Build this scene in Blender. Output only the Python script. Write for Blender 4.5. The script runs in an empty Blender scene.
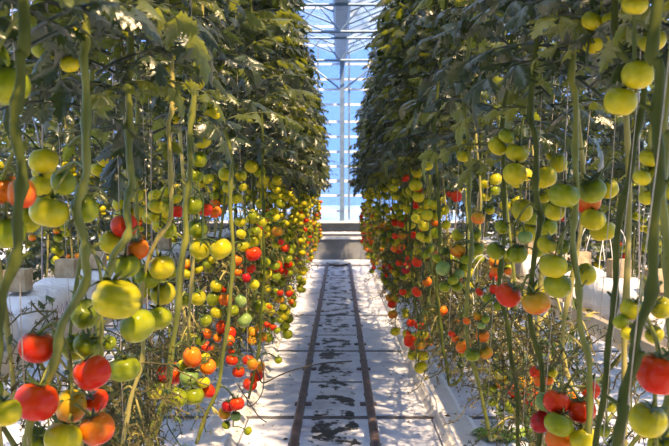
import bpy, math, random
import numpy as np
from mathutils import Vector, Matrix, noise as mnoise

SC = bpy.context.scene
COL = SC.collection
PI = math.pi
random.seed(11)
RS = np.random.RandomState(5)
FPX, VX, VY, CAMZ = 850.0, 340.0, 197.0, 1.5
ROW_END = 18.3

# ------------------------------------------------------------------ helpers
def at(x, y, D):
    """a point of the place at distance D along the aisle"""
    return Vector(((x - VX) / FPX * D, D, CAMZ - (y - VY) / FPX * D))

class MB:
    def __init__(self):
        self.v = []; self.f = []; self.m = []; self.n = 0
    def add(self, verts, faces, mat=0):
        verts = np.asarray(verts, dtype=float).reshape(-1, 3)
        self.v.append(verts)
        n = self.n
        self.f.extend([tuple(i + n for i in fc) for fc in faces])
        self.m.extend([mat] * len(faces))
        self.n += len(verts)
    def box(self, c, s, rz=0.0, mat=0):
        cx, cy, cz = c; sx, sy, sz = s[0] / 2, s[1] / 2, s[2] / 2
        co, si = math.cos(rz), math.sin(rz)
        vs = []
        for dz in (-sz, sz):
            for dx, dy in ((-sx, -sy), (sx, -sy), (sx, sy), (-sx, sy)):
                vs.append((cx + dx * co - dy * si, cy + dx * si + dy * co, cz + dz))
        self.add(vs, [(3, 2, 1, 0), (4, 5, 6, 7), (0, 1, 5, 4), (1, 2, 6, 5), (2, 3, 7, 6), (3, 0, 4, 7)], mat)
    def tube(self, pts, rad, seg=8, mat=0, cap=True):
        pts = [Vector(p) for p in pts]
        n = len(pts)
        if n < 2: return
        if not hasattr(rad, '__len__'): rad = [rad] * n
        t0 = (pts[1] - pts[0]).normalized()
        up = Vector((0, 0, 1)) if abs(t0.z) < .9 else Vector((1, 0, 0))
        a = t0.cross(up).normalized()
        vs = []
        for i, p in enumerate(pts):
            t = (pts[min(i + 1, n - 1)] - pts[max(i - 1, 0)])
            if t.length < 1e-9: t = t0.copy()
            t.normalize()
            a = (a - t * a.dot(t))
            if a.length < 1e-6: a = t.orthogonal()
            a.normalize()
            b = t.cross(a)
            for k in range(seg):
                an = 2 * PI * k / seg
                q = p + (a * math.cos(an) + b * math.sin(an)) * rad[i]
                vs.append((q.x, q.y, q.z))
        fs = []
        for i in range(n - 1):
            for k in range(seg):
                k2 = (k + 1) % seg
                fs.append((i * seg + k, i * seg + k2, (i + 1) * seg + k2, (i + 1) * seg + k))
        if cap:
            fs.append(tuple(range(seg - 1, -1, -1)))
            fs.append(tuple((n - 1) * seg + k for k in range(seg)))
        self.add(vs, fs, mat)
    def mesh(self, name, mats, smooth=True):
        me = bpy.data.meshes.new(name)
        v = np.concatenate(self.v) if self.v else np.zeros((0, 3))
        me.from_pydata(v.tolist(), [], self.f)
        for m in mats: me.materials.append(m)
        if len(mats) > 1:
            me.polygons.foreach_set('material_index', self.m)
        if smooth:
            me.polygons.foreach_set('use_smooth', [True] * len(me.polygons))
        me.update()
        return me

def link(name, me, parent=None, loc=(0, 0, 0), rot=None, scale=None):
    o = bpy.data.objects.new(name, me)
    COL.objects.link(o)
    if parent: o.parent = parent
    o.location = loc
    if rot is not None: o.rotation_euler = rot
    if scale is not None: o.scale = scale
    return o

def tag(o, label=None, cat=None, group=None, kind=None):
    if label: o['label'] = label
    if cat: o['category'] = cat
    if group: o['group'] = group
    if kind: o['kind'] = kind
    return o

def spline(pts, sub=5):
    """Catmull-Rom through the points"""
    P = [Vector(p) for p in pts]
    if len(P) < 3: return P
    out = []
    Q = [P[0] * 2 - P[1]] + P + [P[-1] * 2 - P[-2]]
    for i in range(1, len(Q) - 2):
        a, b, c, d = Q[i - 1], Q[i], Q[i + 1], Q[i + 2]
        for s in range(sub):
            t = s / sub
            out.append(.5 * ((2 * b) + (c - a) * t + (2 * a - 5 * b + 4 * c - d) * t * t + (3 * b - a - 3 * c + d) * t ** 3))
    out.append(P[-1])
    return out

# ------------------------------------------------------------------ materials
def nmat(name):
    m = bpy.data.materials.new(name); m.use_nodes = True
    nt = m.node_tree
    bs = nt.nodes.get('Principled BSDF')
    return m, nt, bs

def N(nt, typ, **kw):
    n = nt.nodes.new(typ)
    for k, v in kw.items():
        if k.startswith('i_'):
            n.inputs[k[2:].replace('_', ' ')].default_value = v
        else: setattr(n, k, v)
    return n

def ramp(nt, fac, stops):
    r = nt.nodes.new('ShaderNodeValToRGB')
    el = r.color_ramp.elements
    while len(el) < len(stops): el.new(.5)
    for e, (p, c) in zip(el, stops):
        e.position = p; e.color = (*c, 1) if len(c) == 3 else c
    nt.links.new(fac, r.inputs[0])
    return r

def simple(name, col, rough=.6, col2=None, scale=20, metal=0, bump=0, coat=0, spec=None, coords='Object', detail=3):
    m, nt, bs = nmat(name)
    bs.inputs['Base Color'].default_value = (*col, 1)
    bs.inputs['Roughness'].default_value = rough
    bs.inputs['Metallic'].default_value = metal
    bs.inputs['Coat Weight'].default_value = coat
    if spec is not None: bs.inputs['Specular IOR Level'].default_value = spec
    tc = N(nt, 'ShaderNodeTexCoord')
    no = N(nt, 'ShaderNodeTexNoise'); no.inputs['Scale'].default_value = scale; no.inputs['Detail'].default_value = detail
    nt.links.new(tc.outputs[coords], no.inputs['Vector'])
    if col2:
        r = ramp(nt, no.outputs['Fac'], [(.32, col), (.68, col2)])
        nt.links.new(r.outputs[0], bs.inputs['Base Color'])
    if bump:
        b = N(nt, 'ShaderNodeBump'); b.inputs['Strength'].default_value = bump; b.inputs['Distance'].default_value = .01
        nt.links.new(no.outputs['Fac'], b.inputs['Height']); nt.links.new(b.outputs[0], bs.inputs['Normal'])
    return m

def leaf_mat(name, c1, c2, trans, tw=.38, rough=.42):
    m, nt, bs = nmat(name)
    tc = N(nt, 'ShaderNodeTexCoord')
    no = N(nt, 'ShaderNodeTexNoise'); no.inputs['Scale'].default_value = 5; no.inputs['Detail'].default_value = 4
    nt.links.new(tc.outputs['Object'], no.inputs['Vector'])
    r = ramp(nt, no.outputs['Fac'], [(.35, c1), (.62, c2), (.72, (c2[0] * 1.5, c2[1] * 1.25, c2[2] * .8))])
    nt.links.new(r.outputs[0], bs.inputs['Base Color'])
    bs.inputs['Roughness'].default_value = rough
    bs.inputs['Specular IOR Level'].default_value = .9
    bs.inputs['Sheen Weight'].default_value = .12; bs.inputs['Sheen Tint'].default_value = (.85, .8, 1, 1)
    n2 = N(nt, 'ShaderNodeTexNoise'); n2.inputs['Scale'].default_value = 90; n2.inputs['Detail'].default_value = 2
    nt.links.new(tc.outputs['Object'], n2.inputs['Vector'])
    b = N(nt, 'ShaderNodeBump'); b.inputs['Strength'].default_value = .6; b.inputs['Distance'].default_value = .004
    nt.links.new(n2.outputs['Fac'], b.inputs['Height']); nt.links.new(b.outputs[0], bs.inputs['Normal'])
    tr = N(nt, 'ShaderNodeBsdfTranslucent'); tr.inputs['Color'].default_value = (*trans, 1)
    nt.links.new(b.outputs[0], tr.inputs['Normal'])
    mx = N(nt, 'ShaderNodeMixShader'); mx.inputs[0].default_value = tw
    out = nt.nodes['Material Output']
    nt.links.new(bs.outputs[0], mx.inputs[1]); nt.links.new(tr.outputs[0], mx.inputs[2])
    nt.links.new(mx.outputs[0], out.inputs['Surface'])
    return m

def tomato_mat(name, top, bottom, alt):
    m, nt, bs = nmat(name)
    tc = N(nt, 'ShaderNodeTexCoord')
    sep = N(nt, 'ShaderNodeSeparateXYZ'); nt.links.new(tc.outputs['Object'], sep.inputs[0])
    no = N(nt, 'ShaderNodeTexNoise'); no.inputs['Scale'].default_value = 1.3; no.inputs['Detail'].default_value = 2
    oi = N(nt, 'ShaderNodeObjectInfo')
    ad = N(nt, 'ShaderNodeVectorMath'); ad.operation = 'ADD'
    cm = N(nt, 'ShaderNodeCombineXYZ')
    ml = N(nt, 'ShaderNodeMath'); ml.operation = 'MULTIPLY'; ml.inputs[1].default_value = 37.0
    nt.links.new(oi.outputs['Random'], ml.inputs[0]); nt.links.new(ml.outputs[0], cm.inputs[0])
    nt.links.new(tc.outputs['Object'], ad.inputs[0]); nt.links.new(cm.outputs[0], ad.inputs[1])
    nt.links.new(ad.outputs[0], no.inputs['Vector'])
    # ripening runs from the blossom end to the stem end
    a2 = N(nt, 'ShaderNodeMath'); a2.operation = 'MULTIPLY_ADD'; a2.inputs[1].default_value = .38; a2.inputs[2].default_value = .15
    nt.links.new(sep.outputs['Z'], a2.inputs[0])
    a3 = N(nt, 'ShaderNodeMath'); a3.operation = 'MULTIPLY_ADD'; a3.inputs[1].default_value = .7
    nt.links.new(no.outputs['Fac'], a3.inputs[0]); nt.links.new(a2.outputs[0], a3.inputs[2])
    r = ramp(nt, a3.outputs[0], [(.2, bottom), (.5, alt), (.85, top)])
    nt.links.new(r.outputs[0], bs.inputs['Base Color'])
    bs.inputs['Roughness'].default_value = .3
    bs.inputs['Specular IOR Level'].default_value = .16
    bs.inputs['Coat Weight'].default_value = .12
    bs.inputs['Coat Roughness'].default_value = .12
    bs.inputs['Subsurface Weight'].default_value = .18
    bs.inputs['Subsurface Radius'].default_value = (.6, .35, .1)
    bs.inputs['Subsurface Scale'].default_value = .012
    return m

M = {}
M['leafA'] = leaf_mat('leaf_dark_green', (.010, .019, .004), (.024, .042, .007), (.10, .17, .006), .16, .36)
M['leafB'] = leaf_mat('leaf_green', (.028, .042, .006), (.065, .085, .012), (.42, .46, .02), .36, .4)
M['stem'] = simple('stem_green', (.08, .105, .01), .5, (.21, .21, .022), 9, bump=.3)
M['stemold'] = simple('stem_straw', (.2, .19, .03), .6, (.42, .35, .1), 9, bump=.4)
M['stemdark'] = simple('stem_dark_green', (.035, .05, .007), .6, (.085, .10, .014), 12, bump=.3, spec=.2)
M['calyx'] = simple('sepal_green', (.02, .045, .008), .55, (.06, .10, .018), 40)
M['dry'] = simple('dried_truss', (.035, .035, .01), .8, (.16, .13, .04), 30)
M['string'] = simple('twine', (.5, .45, .36), .8, (.35, .28, .2), 60)
TM = {
 'g': tomato_mat('tomato_green', (.08, .11, .005), (.33, .34, .010), (.20, .24, .007)),
 'y': tomato_mat('tomato_yellow_green', (.22, .22, .006), (.62, .50, .012), (.42, .38, .009)),
 't': tomato_mat('tomato_blue_green', (.12, .22, .06), (.3, .38, .11), (.2, .29, .07)),
 'o': tomato_mat('tomato_orange', (.62, .2, .01), (.66, .06, .004), (.66, .15, .006)),
 'm': tomato_mat('tomato_turning', (.35, .25, .012), (.62, .12, .008), (.58, .26, .012)),
 'r': tomato_mat('tomato_red', (.60, .07, .004), (.56, .012, .002), (.57, .028, .003)),
 'd': tomato_mat('tomato_dark_red', (.32, .01, .01), (.3, .004, .006), (.36, .008, .008)),
}

def floor_mat():
    m, nt, bs = nmat('white_painted_floor')
    tc = N(nt, 'ShaderNodeTexCoord')
    mp = N(nt, 'ShaderNodeMapping'); mp.inputs['Scale'].default_value = (1, .55, 1)
    nt.links.new(tc.outputs['Object'], mp.inputs[0])
    n1 = N(nt, 'ShaderNodeTexNoise'); n1.inputs['Scale'].default_value = 3.2; n1.inputs['Detail'].default_value = 8; n1.inputs['Roughness'].default_value = .65
    nt.links.new(tc.outputs['Object'], n1.inputs['Vector'])
    base = ramp(nt, n1.outputs['Fac'], [(.3, (.40, .42, .52)), (.43, (.60, .63, .75)), (.6, (.74, .77, .88))])
    # black worn patches between the two rails
    mp2 = N(nt, 'ShaderNodeMapping'); mp2.inputs['Scale'].default_value = (3.4, 2.9, 1)
    nt.links.new(tc.outputs['Object'], mp2.inputs[0])
    n2 = N(nt, 'ShaderNodeTexNoise'); n2.inputs['Scale'].default_value = 1.35; n2.inputs['Detail'].default_value = 9; n2.inputs['Roughness'].default_value = .66
    nt.links.new(mp2.outputs[0], n2.inputs['Vector'])
    sep = N(nt, 'ShaderNodeSeparateXYZ'); nt.links.new(tc.outputs['Object'], sep.inputs[0])
    sx = N(nt, 'ShaderNodeMath'); sx.operation = 'ADD'; sx.inputs[1].default_value = .04
    nt.links.new(sep.outputs['X'], sx.inputs[0])
    ab = N(nt, 'ShaderNodeMath'); ab.operation = 'ABSOLUTE'; nt.links.new(sx.outputs[0], ab.inputs[0])
    mr = N(nt, 'ShaderNodeMapRange'); mr.inputs['From Min'].default_value = .13; mr.inputs['From Max'].default_value = .22
    mr.inputs['To Min'].default_value = .035; mr.inputs['To Max'].default_value = -.22
    nt.links.new(ab.outputs[0], mr.inputs['Value'])
    ad = N(nt, 'ShaderNodeMath'); ad.operation = 'ADD'
    nt.links.new(n2.outputs['Fac'], ad.inputs[0]); nt.links.new(mr.outputs[0], ad.inputs[1])
    k = ramp(nt, ad.outputs[0], [(.545, (0, 0, 0)), (.575, (1, 1, 1))])
    mx = N(nt, 'ShaderNodeMix'); mx.data_type = 'RGBA'
    nt.links.new(k.outputs[0], mx.inputs['Factor']); nt.links.new(base.outputs[0], mx.inputs['A'])
    mx.inputs['B'].default_value = (.010, .011, .014, 1)
    # small dirt specks
    n3 = N(nt, 'ShaderNodeTexNoise'); n3.inputs['Scale'].default_value = 38; n3.inputs['Detail'].default_value = 3
    nt.links.new(tc.outputs['Object'], n3.inputs['Vector'])
    k3 = ramp(nt, n3.outputs['Fac'], [(.68, (0, 0, 0)), (.74, (1, 1, 1))])
    mx2 = N(nt, 'ShaderNodeMix'); mx2.data_type = 'RGBA'
    nt.links.new(k3.outputs[0], mx2.inputs['Factor']); nt.links.new(mx.outputs['Result'], mx2.inputs['A'])
    mx2.inputs['B'].default_value = (.16, .14, .13, 1)
    nt.links.new(mx2.outputs['Result'], bs.inputs['Base Color'])
    bs.inputs['Roughness'].default_value = .55
    b = N(nt, 'ShaderNodeBump'); b.inputs['Strength'].default_value = .5; b.inputs['Distance'].default_value = .02
    nt.links.new(n1.outputs['Fac'], b.inputs['Height']); nt.links.new(b.outputs[0], bs.inputs['Normal'])
    return m
M['floor'] = floor_mat()
M['kerb'] = simple('kerb_film', (.62, .6, .6), .55, (.78, .75, .73), 6, bump=.3)
M['joint'] = simple('joint_dark', (.05, .05, .06), .7, (.16, .16, .18), 14)
M['soil'] = simple('ground_dark', (.2, .19, .18), .9, (.3, .28, .26), 3)
M['pipe'] = simple('rusty_pipe', (.05, .03, .028), .5, (.15, .11, .11), 8, metal=.2, bump=.2)
M['steel'] = simple('galvanised_steel', (.13, .21, .34), .45, (.2, .3, .44), 6, metal=.2)
M['whitebar'] = simple('white_aluminium', (.8, .82, .85), .4, (.7, .73, .78), 4)
M['concrete'] = simple('dado_concrete', (.13, .14, .16), .8, (.24, .25, .28), 2.5, bump=.2, detail=6)
M['gutter'] = simple('gutter_white', (.62, .54, .44), .5, (.5, .43, .35), 5)
M['cube'] = simple('rockwool', (.34, .25, .14), .95, (.5, .4, .26), 30, bump=.8)
M['wire'] = simple('steel_wire', (.3, .3, .32), .4, metal=.8)
M['black'] = simple('black_hose', (.015, .015, .018), .5)
M['drip'] = simple('white_tube', (.8, .78, .72), .5)
M['litter'] = simple('dry_leaf_bits', (.05, .035, .02), .9, (.14, .1, .05), 30)
M['print'] = simple('purple_print', (.35, .18, .3), .7)
M['bluelabel'] = simple('blue_label', (.25, .45, .75), .5)
M['moss'] = simple('fallen_leaf_green', (.12, .25, .02), .6, (.25, .35, .04), 20, bump=.4)
M['snow'] = simple('outside_ground', (.7, .75, .8), .8, (.8, .85, .9), .3)

def bag_mat():
    m, nt, bs = nmat('white_bag_film')
    tc = N(nt, 'ShaderNodeTexCoord')
    w = N(nt, 'ShaderNodeTexNoise'); w.inputs['Scale'].default_value = 9; w.inputs['Detail'].default_value = 4; w.inputs['Distortion'].default_value = 1.5
    nt.links.new(tc.outputs['Object'], w.inputs['Vector'])
    b = N(nt, 'ShaderNodeBump'); b.inputs['Strength'].default_value = .9; b.inputs['Distance'].default_value = .03
    nt.links.new(w.outputs['Fac'], b.inputs['Height']); nt.links.new(b.outputs[0], bs.inputs['Normal'])
    bs.inputs['Base Color'].default_value = (.8, .79, .82, 1)
    bs.inputs['Roughness'].default_value = .4
    return m
M['bag'] = bag_mat()

def glass_mat(name, tint, haze, hazew, scale=.9):
    m, nt, bs = nmat(name)
    tc = N(nt, 'ShaderNodeTexCoord')
    no = N(nt, 'ShaderNodeTexNoise'); no.inputs['Scale'].default_value = scale; no.inputs['Detail'].default_value = 5
    nt.links.new(tc.outputs['Object'], no.inputs['Vector'])
    r = ramp(nt, no.outputs['Fac'], [(.35, (hazew[0],) * 3), (.65, (hazew[1],) * 3)])
    tr = N(nt, 'ShaderNodeBsdfTransparent'); tr.inputs[0].default_value = (*tint, 1)
    di = N(nt, 'ShaderNodeBsdfTranslucent'); di.inputs[0].default_value = (*haze, 1)
    gl = N(nt, 'ShaderNodeBsdfGlossy'); gl.inputs['Roughness'].default_value = .1
    m1 = N(nt, 'ShaderNodeMixShader'); nt.links.new(r.outputs[0], m1.inputs[0])
    nt.links.new(tr.outputs[0], m1.inputs[1]); nt.links.new(di.outputs[0], m1.inputs[2])
    fr = N(nt, 'ShaderNodeFresnel'); fr.inputs['IOR'].default_value = 1.25
    m2 = N(nt, 'ShaderNodeMixShader'); nt.links.new(fr.outputs[0], m2.inputs[0])
    nt.links.new(m1.outputs[0], m2.inputs[1]); nt.links.new(gl.outputs[0], m2.inputs[2])
    nt.links.new(m2.outputs[0], nt.nodes['Material Output'].inputs['Surface'])
    return m
M['glass'] = glass_mat('end_wall_glass', (.64, .76, .95), (.5, .7, 1), (.1, .5), .8)
M['roofglass'] = glass_mat('roof_glass', (.96, .98, 1), (.8, .9, 1), (.0, .03))

# ------------------------------------------------------------------ tomatoes
def tomato_mesh(kind, seed):
    rnd = random.Random(seed)
    nu, nv = 20, (20 if kind == 'double' else 12)
    lob = {'round': (5, .012), 'beef': (7, .07), 'plum': (3, .01), 'flat': (6, .03), 'double': (4, .012)}[kind]
    hz = {'round': .9, 'beef': .76, 'plum': 1.15, 'flat': .8, 'double': .8}[kind]
    ph = rnd.random() * 6
    vs = [(0, 0, hz * .74)]
    for j in range(1, nv):
        th = PI * j / nv
        for i in range(nu):
            a = 2 * PI * i / nu
            r = 1 + lob[1] * math.cos(lob[0] * a + ph) * (.4 + .6 * math.sin(th)) * (1.4 if th < 1.2 else .8)
            r *= 1 + .03 * math.sin(a + ph * 2)
            x = r * math.sin(th) ** .85
            z = hz * math.cos(th)
            if kind == 'double': x *= 1 - .11 * math.exp(-((math.cos(th) - .18 - .12 * math.sin(a)) / .14) ** 2)
            z -= hz * .26 * math.exp(-(th / .42) ** 2)
            z += hz * .05 * math.exp(-((PI - th) / .35) ** 2)
            vs.append((x * math.cos(a), x * math.sin(a), z))
    vs.append((0, 0, -hz * .95))
    fs = []
    for i in range(nu): fs.append((0, 1 + i, 1 + (i + 1) % nu))
    for j in range(nv - 2):
        for i in range(nu):
            a = 1 + j * nu + i; b = 1 + j * nu + (i + 1) % nu
            fs.append((a, a + nu, b + nu, b))
    L = len(vs) - 1; o = 1 + (nv - 2) * nu
    for i in range(nu): fs.append((o + i, L, o + (i + 1) % nu))
    mb = MB(); mb.add(vs, fs); return mb
TMESH = {}
def tmesh(kind, col):
    k = (kind, col)
    if k not in TMESH:
        TMESH[k] = tomato_mesh(kind, hash(kind) % 7 if False else len(kind)).mesh('tomato_' + kind + '_' + col, [TM[col]])
    return TMESH[k]
CNAME = {'g': 'green unripe tomato', 'y': 'yellow-green unripe tomato', 't': 'blue-green unripe tomato', 'o': 'orange ripening tomato',
         'm': 'tomato turning from yellow to orange', 'r': 'ripe red tomato', 'd': 'dark red overripe tomato'}

def sepals(mb, top, axis, r, seg=6, mat=0, curl=1.0):
    """a star of pointed sepals on the shoulder of a fruit"""
    axis = Vector(axis).normalized()
    a = axis.orthogonal().normalized(); b = axis.cross(a)
    rot = random.random() * 6
    for k in range(seg):
        an = rot + 2 * PI * k / seg + random.uniform(-.2, .2)
        d = a * math.cos(an) + b * math.sin(an); s = axis.cross(d)
        L = r * random.uniform(.75, 1.15); w = r * .13
        p0 = top; p1 = top + d * L * .5 + axis * L * .10 * curl; p2 = top + d * L + axis * L * random.uniform(-.15, .45) * curl
        mb.add([p0 + s * w * .6, p0 - s * w * .6, p1 + s * w, p1 - s * w, p2], [(0, 1, 3, 2), (2, 3, 4)], mat)

# ------------------------------------------------------------------ leaves
LT = np.array([0, .10, .2, .27, .38, .46, .57, .65, .76, .84, .93, 1.0])
LW = np.array([.03, .20, .36, .19, .38, .20, .33, .15, .24, .10, .08, 0.0])
def leaflet(rnd, L, W, curl, droop, twist):
    """a lobed, folded leaflet; x runs along the midrib"""
    vs = []
    ww = LW * (1 + np.array([rnd.uniform(-.15, .15) for _ in LT]))
    for t, w in zip(LT, ww):
        w = w * W * L * 1.25
        zc = -droop * L * t * t
        for s in (-1, -.5, 0, .5, 1):
            y = s * w
            z = zc - curl * abs(s) ** 1.5 * w + (.10 * w * math.sin(t * 19 + s * 3)) * abs(s)
            x = L * t + (abs(s) * .07 * L if w > .2 * W * L else 0)
            c, si = math.cos(twist * t), math.sin(twist * t)
            vs.append((x, y * c - (z - zc) * si, zc + y * si + (z - zc) * c))
    fs = []
    for i in range(len(LT) - 1):
        for k in range(4):
            a = i * 5 + k
            fs.append((a, a + 1, a + 6, a + 5))
    return np.array(vs), fs

def compound(rnd, mb, org, az, L, pitch, droop, size=1.0, mat=0, curlk=1.0):
    """one feathered tomato leaf: a drooping rachis with side leaflets and an end leaflet"""
    K = 9
    pts = []; tan = []
    p = np.array([0., 0., 0.]); th = pitch
    for i in range(K + 1):
        pts.append(p.copy()); d = np.array([math.cos(th), 0, math.sin(th)]); tan.append(th)
        p = p + d * L / K; th -= droop / K * (.5 + i / K)
    ca, sa = math.cos(az), math.sin(az)
    R = np.array([[ca, -sa, 0], [sa, ca, 0], [0, 0, 1]])
    org = np.array(org)
    w = [Vector(R @ q + org) for q in pts]
    mb.tube(w, [.0045 * (1 - .7 * i / K) for i in range(K + 1)], 4, mat)
    def put(i, side, ll, ang):
        vs, fs = leaflet(rnd, ll, rnd.uniform(.65, .95), rnd.uniform(.2, 1.1) * curlk, rnd.uniform(.05, .7), rnd.uniform(-.6, .6))
        th = tan[i]
        # local frame: x along rachis
        A = np.array([[math.cos(th), 0, -math.sin(th)], [0, 1, 0], [math.sin(th), 0, math.cos(th)]])
        c, s = math.cos(ang * side), math.sin(ang * side)
        B = np.array([[c, -s, 0], [s, c, 0], [0, 0, 1]])
        ro = rnd.uniform(-.5, .5); C = np.array([[1, 0, 0], [0, math.cos(ro), -math.sin(ro)], [0, math.sin(ro), math.cos(ro)]])
        dp = rnd.uniform(-.25, .45); Dm = np.array([[math.cos(dp), 0, math.sin(dp)], [0, 1, 0], [-math.sin(dp), 0, math.cos(dp)]])
        v = vs @ (R @ A @ B @ Dm @ C).T + (R @ pts[i] + org)
        mb.add(v, fs, mat)
    for i, ll in ((2, .22), (4, .28), (6, .30), (8, .25)):
        for sd in (-1, 1):
            put(min(i + (rnd.random() < .3), K), sd, L * ll * size * rnd.uniform(.8, 1.2), rnd.uniform(.75, 1.25))
    for i in (3, 5, 7):
        if rnd.random() < .7: put(i, rnd.choice((-1, 1)), L * .12 * size, 1.2)
    put(K, 1, L * .33 * size, rnd.uniform(-.2, .2))

def foliage_mesh(seed, z0, z1, step, lmin, lmax, taper=True, name='foliage', size=.8):
    rnd = random.Random(seed)
    mb = MB(); z = z0; az = rnd.random() * 6
    while z < z1:
        t = (z - z0) / (z1 - z0)
        L = rnd.uniform(lmin, lmax)
        if t > .55 and taper: L *= 1 - .5 * (t - .55) / .45
        compound(rnd, mb, (rnd.uniform(-.03, .03), rnd.uniform(-.03, .03), z), az, L, rnd.uniform(.1, .75), rnd.uniform(.5, 1.5), mat=0 if rnd.random() < .68 else 1, size=size)
        az += 2.4 + rnd.uniform(-.4, .4); z += step * rnd.uniform(.7, 1.3)
    return mb.mesh(name, [M['leafA'], M['leafB']])
FOL_Z0 = 1.66
FOL = [foliage_mesh(s, 0, 2.25, .023, .24, .38) for s in range(7)]
FOLNEAR = [foliage_mesh(40 + s, 0.0, 1.3, .018, .20, .33) for s in range(4)]
FOLBACK = [foliage_mesh(60 + s, 0, 3.0, .045, .28, .42) for s in range(4)]

# ------------------------------------------------------------------ trusses
def bare_one(seed):
    rnd = random.Random(seed); mb = MB()
    random.seed(seed)
    p = Vector((0, 0, 0)); d = Vector((rnd.uniform(-.9, .9), rnd.uniform(-.9, .9), rnd.uniform(-.7, .3))).normalized()
    pts = [p.copy()]
    L = rnd.uniform(.18, .36); n = 10
    for i in range(n):
        d = (d + Vector((rnd.uniform(-.5, .5), rnd.uniform(-.5, .5), rnd.uniform(-.45, .2)))).normalized()
        p = p + d * L / n; pts.append(p.copy())
        if i > 1:
            e = (d.orthogonal().normalized() * rnd.choice((-1, 1)) + Vector((rnd.uniform(-.5, .5), rnd.uniform(-.5, .5), rnd.uniform(-.5, .3)))).normalized()
            q = p + e * rnd.uniform(.015, .035)
            mb.tube([p, (p + q) / 2 + Vector((0, 0, .004)), q], .0015, 4, 0)
            sepals(mb, q, e, .016, 5, 0, curl=1.4)
    mb.tube(pts, .0028, 5, 0)
    return mb
def bare_truss_mesh(seed):
    rnd = random.Random(seed); out = MB()
    for k in range(5):
        m = bare_one(seed * 10 + k)
        v = np.concatenate(m.v) + np.array([rnd.uniform(-.04, .04), rnd.uniform(-.09, .09), rnd.uniform(-.12, .12)])
        out.add(v, m.f, rnd.choice((0, 0, 1)))
    # withered straw-coloured leaf stalks
    for k in range(1):
        a = rnd.random() * 6.28; L = rnd.uniform(.08, .16)
        p = Vector((0, 0, rnd.uniform(-.1, .1)))
        out.tube(spline([p, p + Vector((math.cos(a), math.sin(a), .2)) * L * .5, p + Vector((math.cos(a), math.sin(a), rnd.uniform(-1.2, -.2))) * L], 4), rnd.uniform(.0025, .005), 5, 2)
    for k in range(9):
        vs, fs = leaflet(rnd, rnd.uniform(.02, .045), .8, 1.8, 1.2, 1.5)
        q = Matrix.Rotation(rnd.random() * 6.28, 3, 'Z') @ Matrix.Rotation(rnd.uniform(-1.5, 1.5), 3, 'Y')
        out.add(vs @ np.array(q).T + np.array([rnd.uniform(-.08, .08), rnd.uniform(-.12, .12), rnd.uniform(-.2, .15)]), fs, rnd.choice((0, 1, 1, 0, 2)))
    return out.mesh('bare_truss', [M['dry'], M['calyx'], M['stemold']])
BARE = [bare_truss_mesh(100 + i) for i in range(8)]
random.seed(11)

def proto_truss(seed, n, r):
    """peduncle with fruit stalks and sepals; returns mesh and fruit places"""
    rnd = random.Random(seed); random.seed(seed)
    mb = MB(); spots = []
    pts = [Vector((0, 0, 0)), Vector((.03, 0, .015)), Vector((.065, 0, -.005)), Vector((.085, 0, -.05)), Vector((.09, 0, -.05 - .028 * n))]
    sp = spline(pts, 4)
    mb.tube(sp, .003, 6, 0)
    for i in range(n):
        s = 1 if i % 2 else -1
        node = Vector((.086, 0, -.035 - .03 * i))
        c = node + Vector((rnd.uniform(-.015, .03), s * r * rnd.uniform(.75, 1.15), -r * rnd.uniform(.6, 1.1)))
        tilt = Vector((rnd.uniform(-.3, .3), -s * rnd.uniform(.1, .6), 1)).normalized()
        rr = r * rnd.uniform(.82, 1.12)
        top = c + tilt * rr * .62
        mb.tube(spline([node, (node + top) / 2 + Vector((0, 0, .01)), top], 3), .002, 5, 0)
        sepals(mb, top + tilt * .002, tilt, rr * 1.0, 5, 0)
        spots.append((c, tilt, rr))
    return mb.mesh('fruit_truss', [M['calyx']]), spots
TRUSS = [proto_truss(200 + i, n, .033) for i, n in enumerate((3, 4, 4, 5, 5, 6, 2))]
random.seed(11)

def put_tomato(parent, loc, tilt, r, col, kind=None):
    if kind is None: kind = random.choice(('round', 'round', 'flat', 'round', 'plum') if col != 'y' else ('round', 'flat', 'round'))
    o = link('tomato', tmesh(kind, col), parent, loc)
    if kind == 'double': tilt = Vector((.2, -.1, 1))
    q = Vector((0, 0, 1)).rotation_difference(Vector(tilt)) @ Matrix.Rotation(random.random() * 6.28, 3, 'Z').to_quaternion()
    o.rotation_mode = 'QUATERNION'; o.rotation_quaternion = q
    o.scale = (r, r, r)
    return o

def pick(z):
    """ripeness falls with height on the vine"""
    u = random.random()
    if z > 1.5: return 'y' if u < .8 else 'g'
    if z > 1.25: return 'y' if u < .62 else ('g' if u < .90 else 'r' if u < .96 else 'o')
    if z > .95: return 'g' if u < .38 else ('y' if u < .80 else ('r' if u < .89 else ('o' if u < .94 else 'm')))
    return 'r' if u < .22 else ('o' if u < .3 else ('g' if u < .7 else ('y' if u < .9 else 'm')))

# ------------------------------------------------------------------ plants
def stem_part(root, pts, rad, mat, name='stem'):
    mb = MB(); sp = spline(pts, 5)
    n = len(sp)
    rad *= .8
    for i in range(4, n - 4):
        sp[i] = sp[i] + Vector((math.sin(i * .9 + pts[0][1]) * rad * .45, math.cos(i * 1.1) * rad * .3, 0))
    r = [rad * (1 + .12 * math.sin(i * 1.9) + (.42 if i % 6 == 0 else 0)) for i in range(n)]
    mb.tube(sp, r, 9, 0)
    # short leaf stubs where leaves were picked
    for i in range(6, n - 5, 6):
        d = Vector((random.uniform(-1, 1), random.uniform(-.6, .6), random.uniform(.1, .8))).normalized()
        mb.tube([sp[i], sp[i] + d * rad * random.uniform(1.8, 4.5)], [rad * .55, rad * .38], 6, 0)
    return link(name, mb.mesh(name, [M[mat]]), root)

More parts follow.
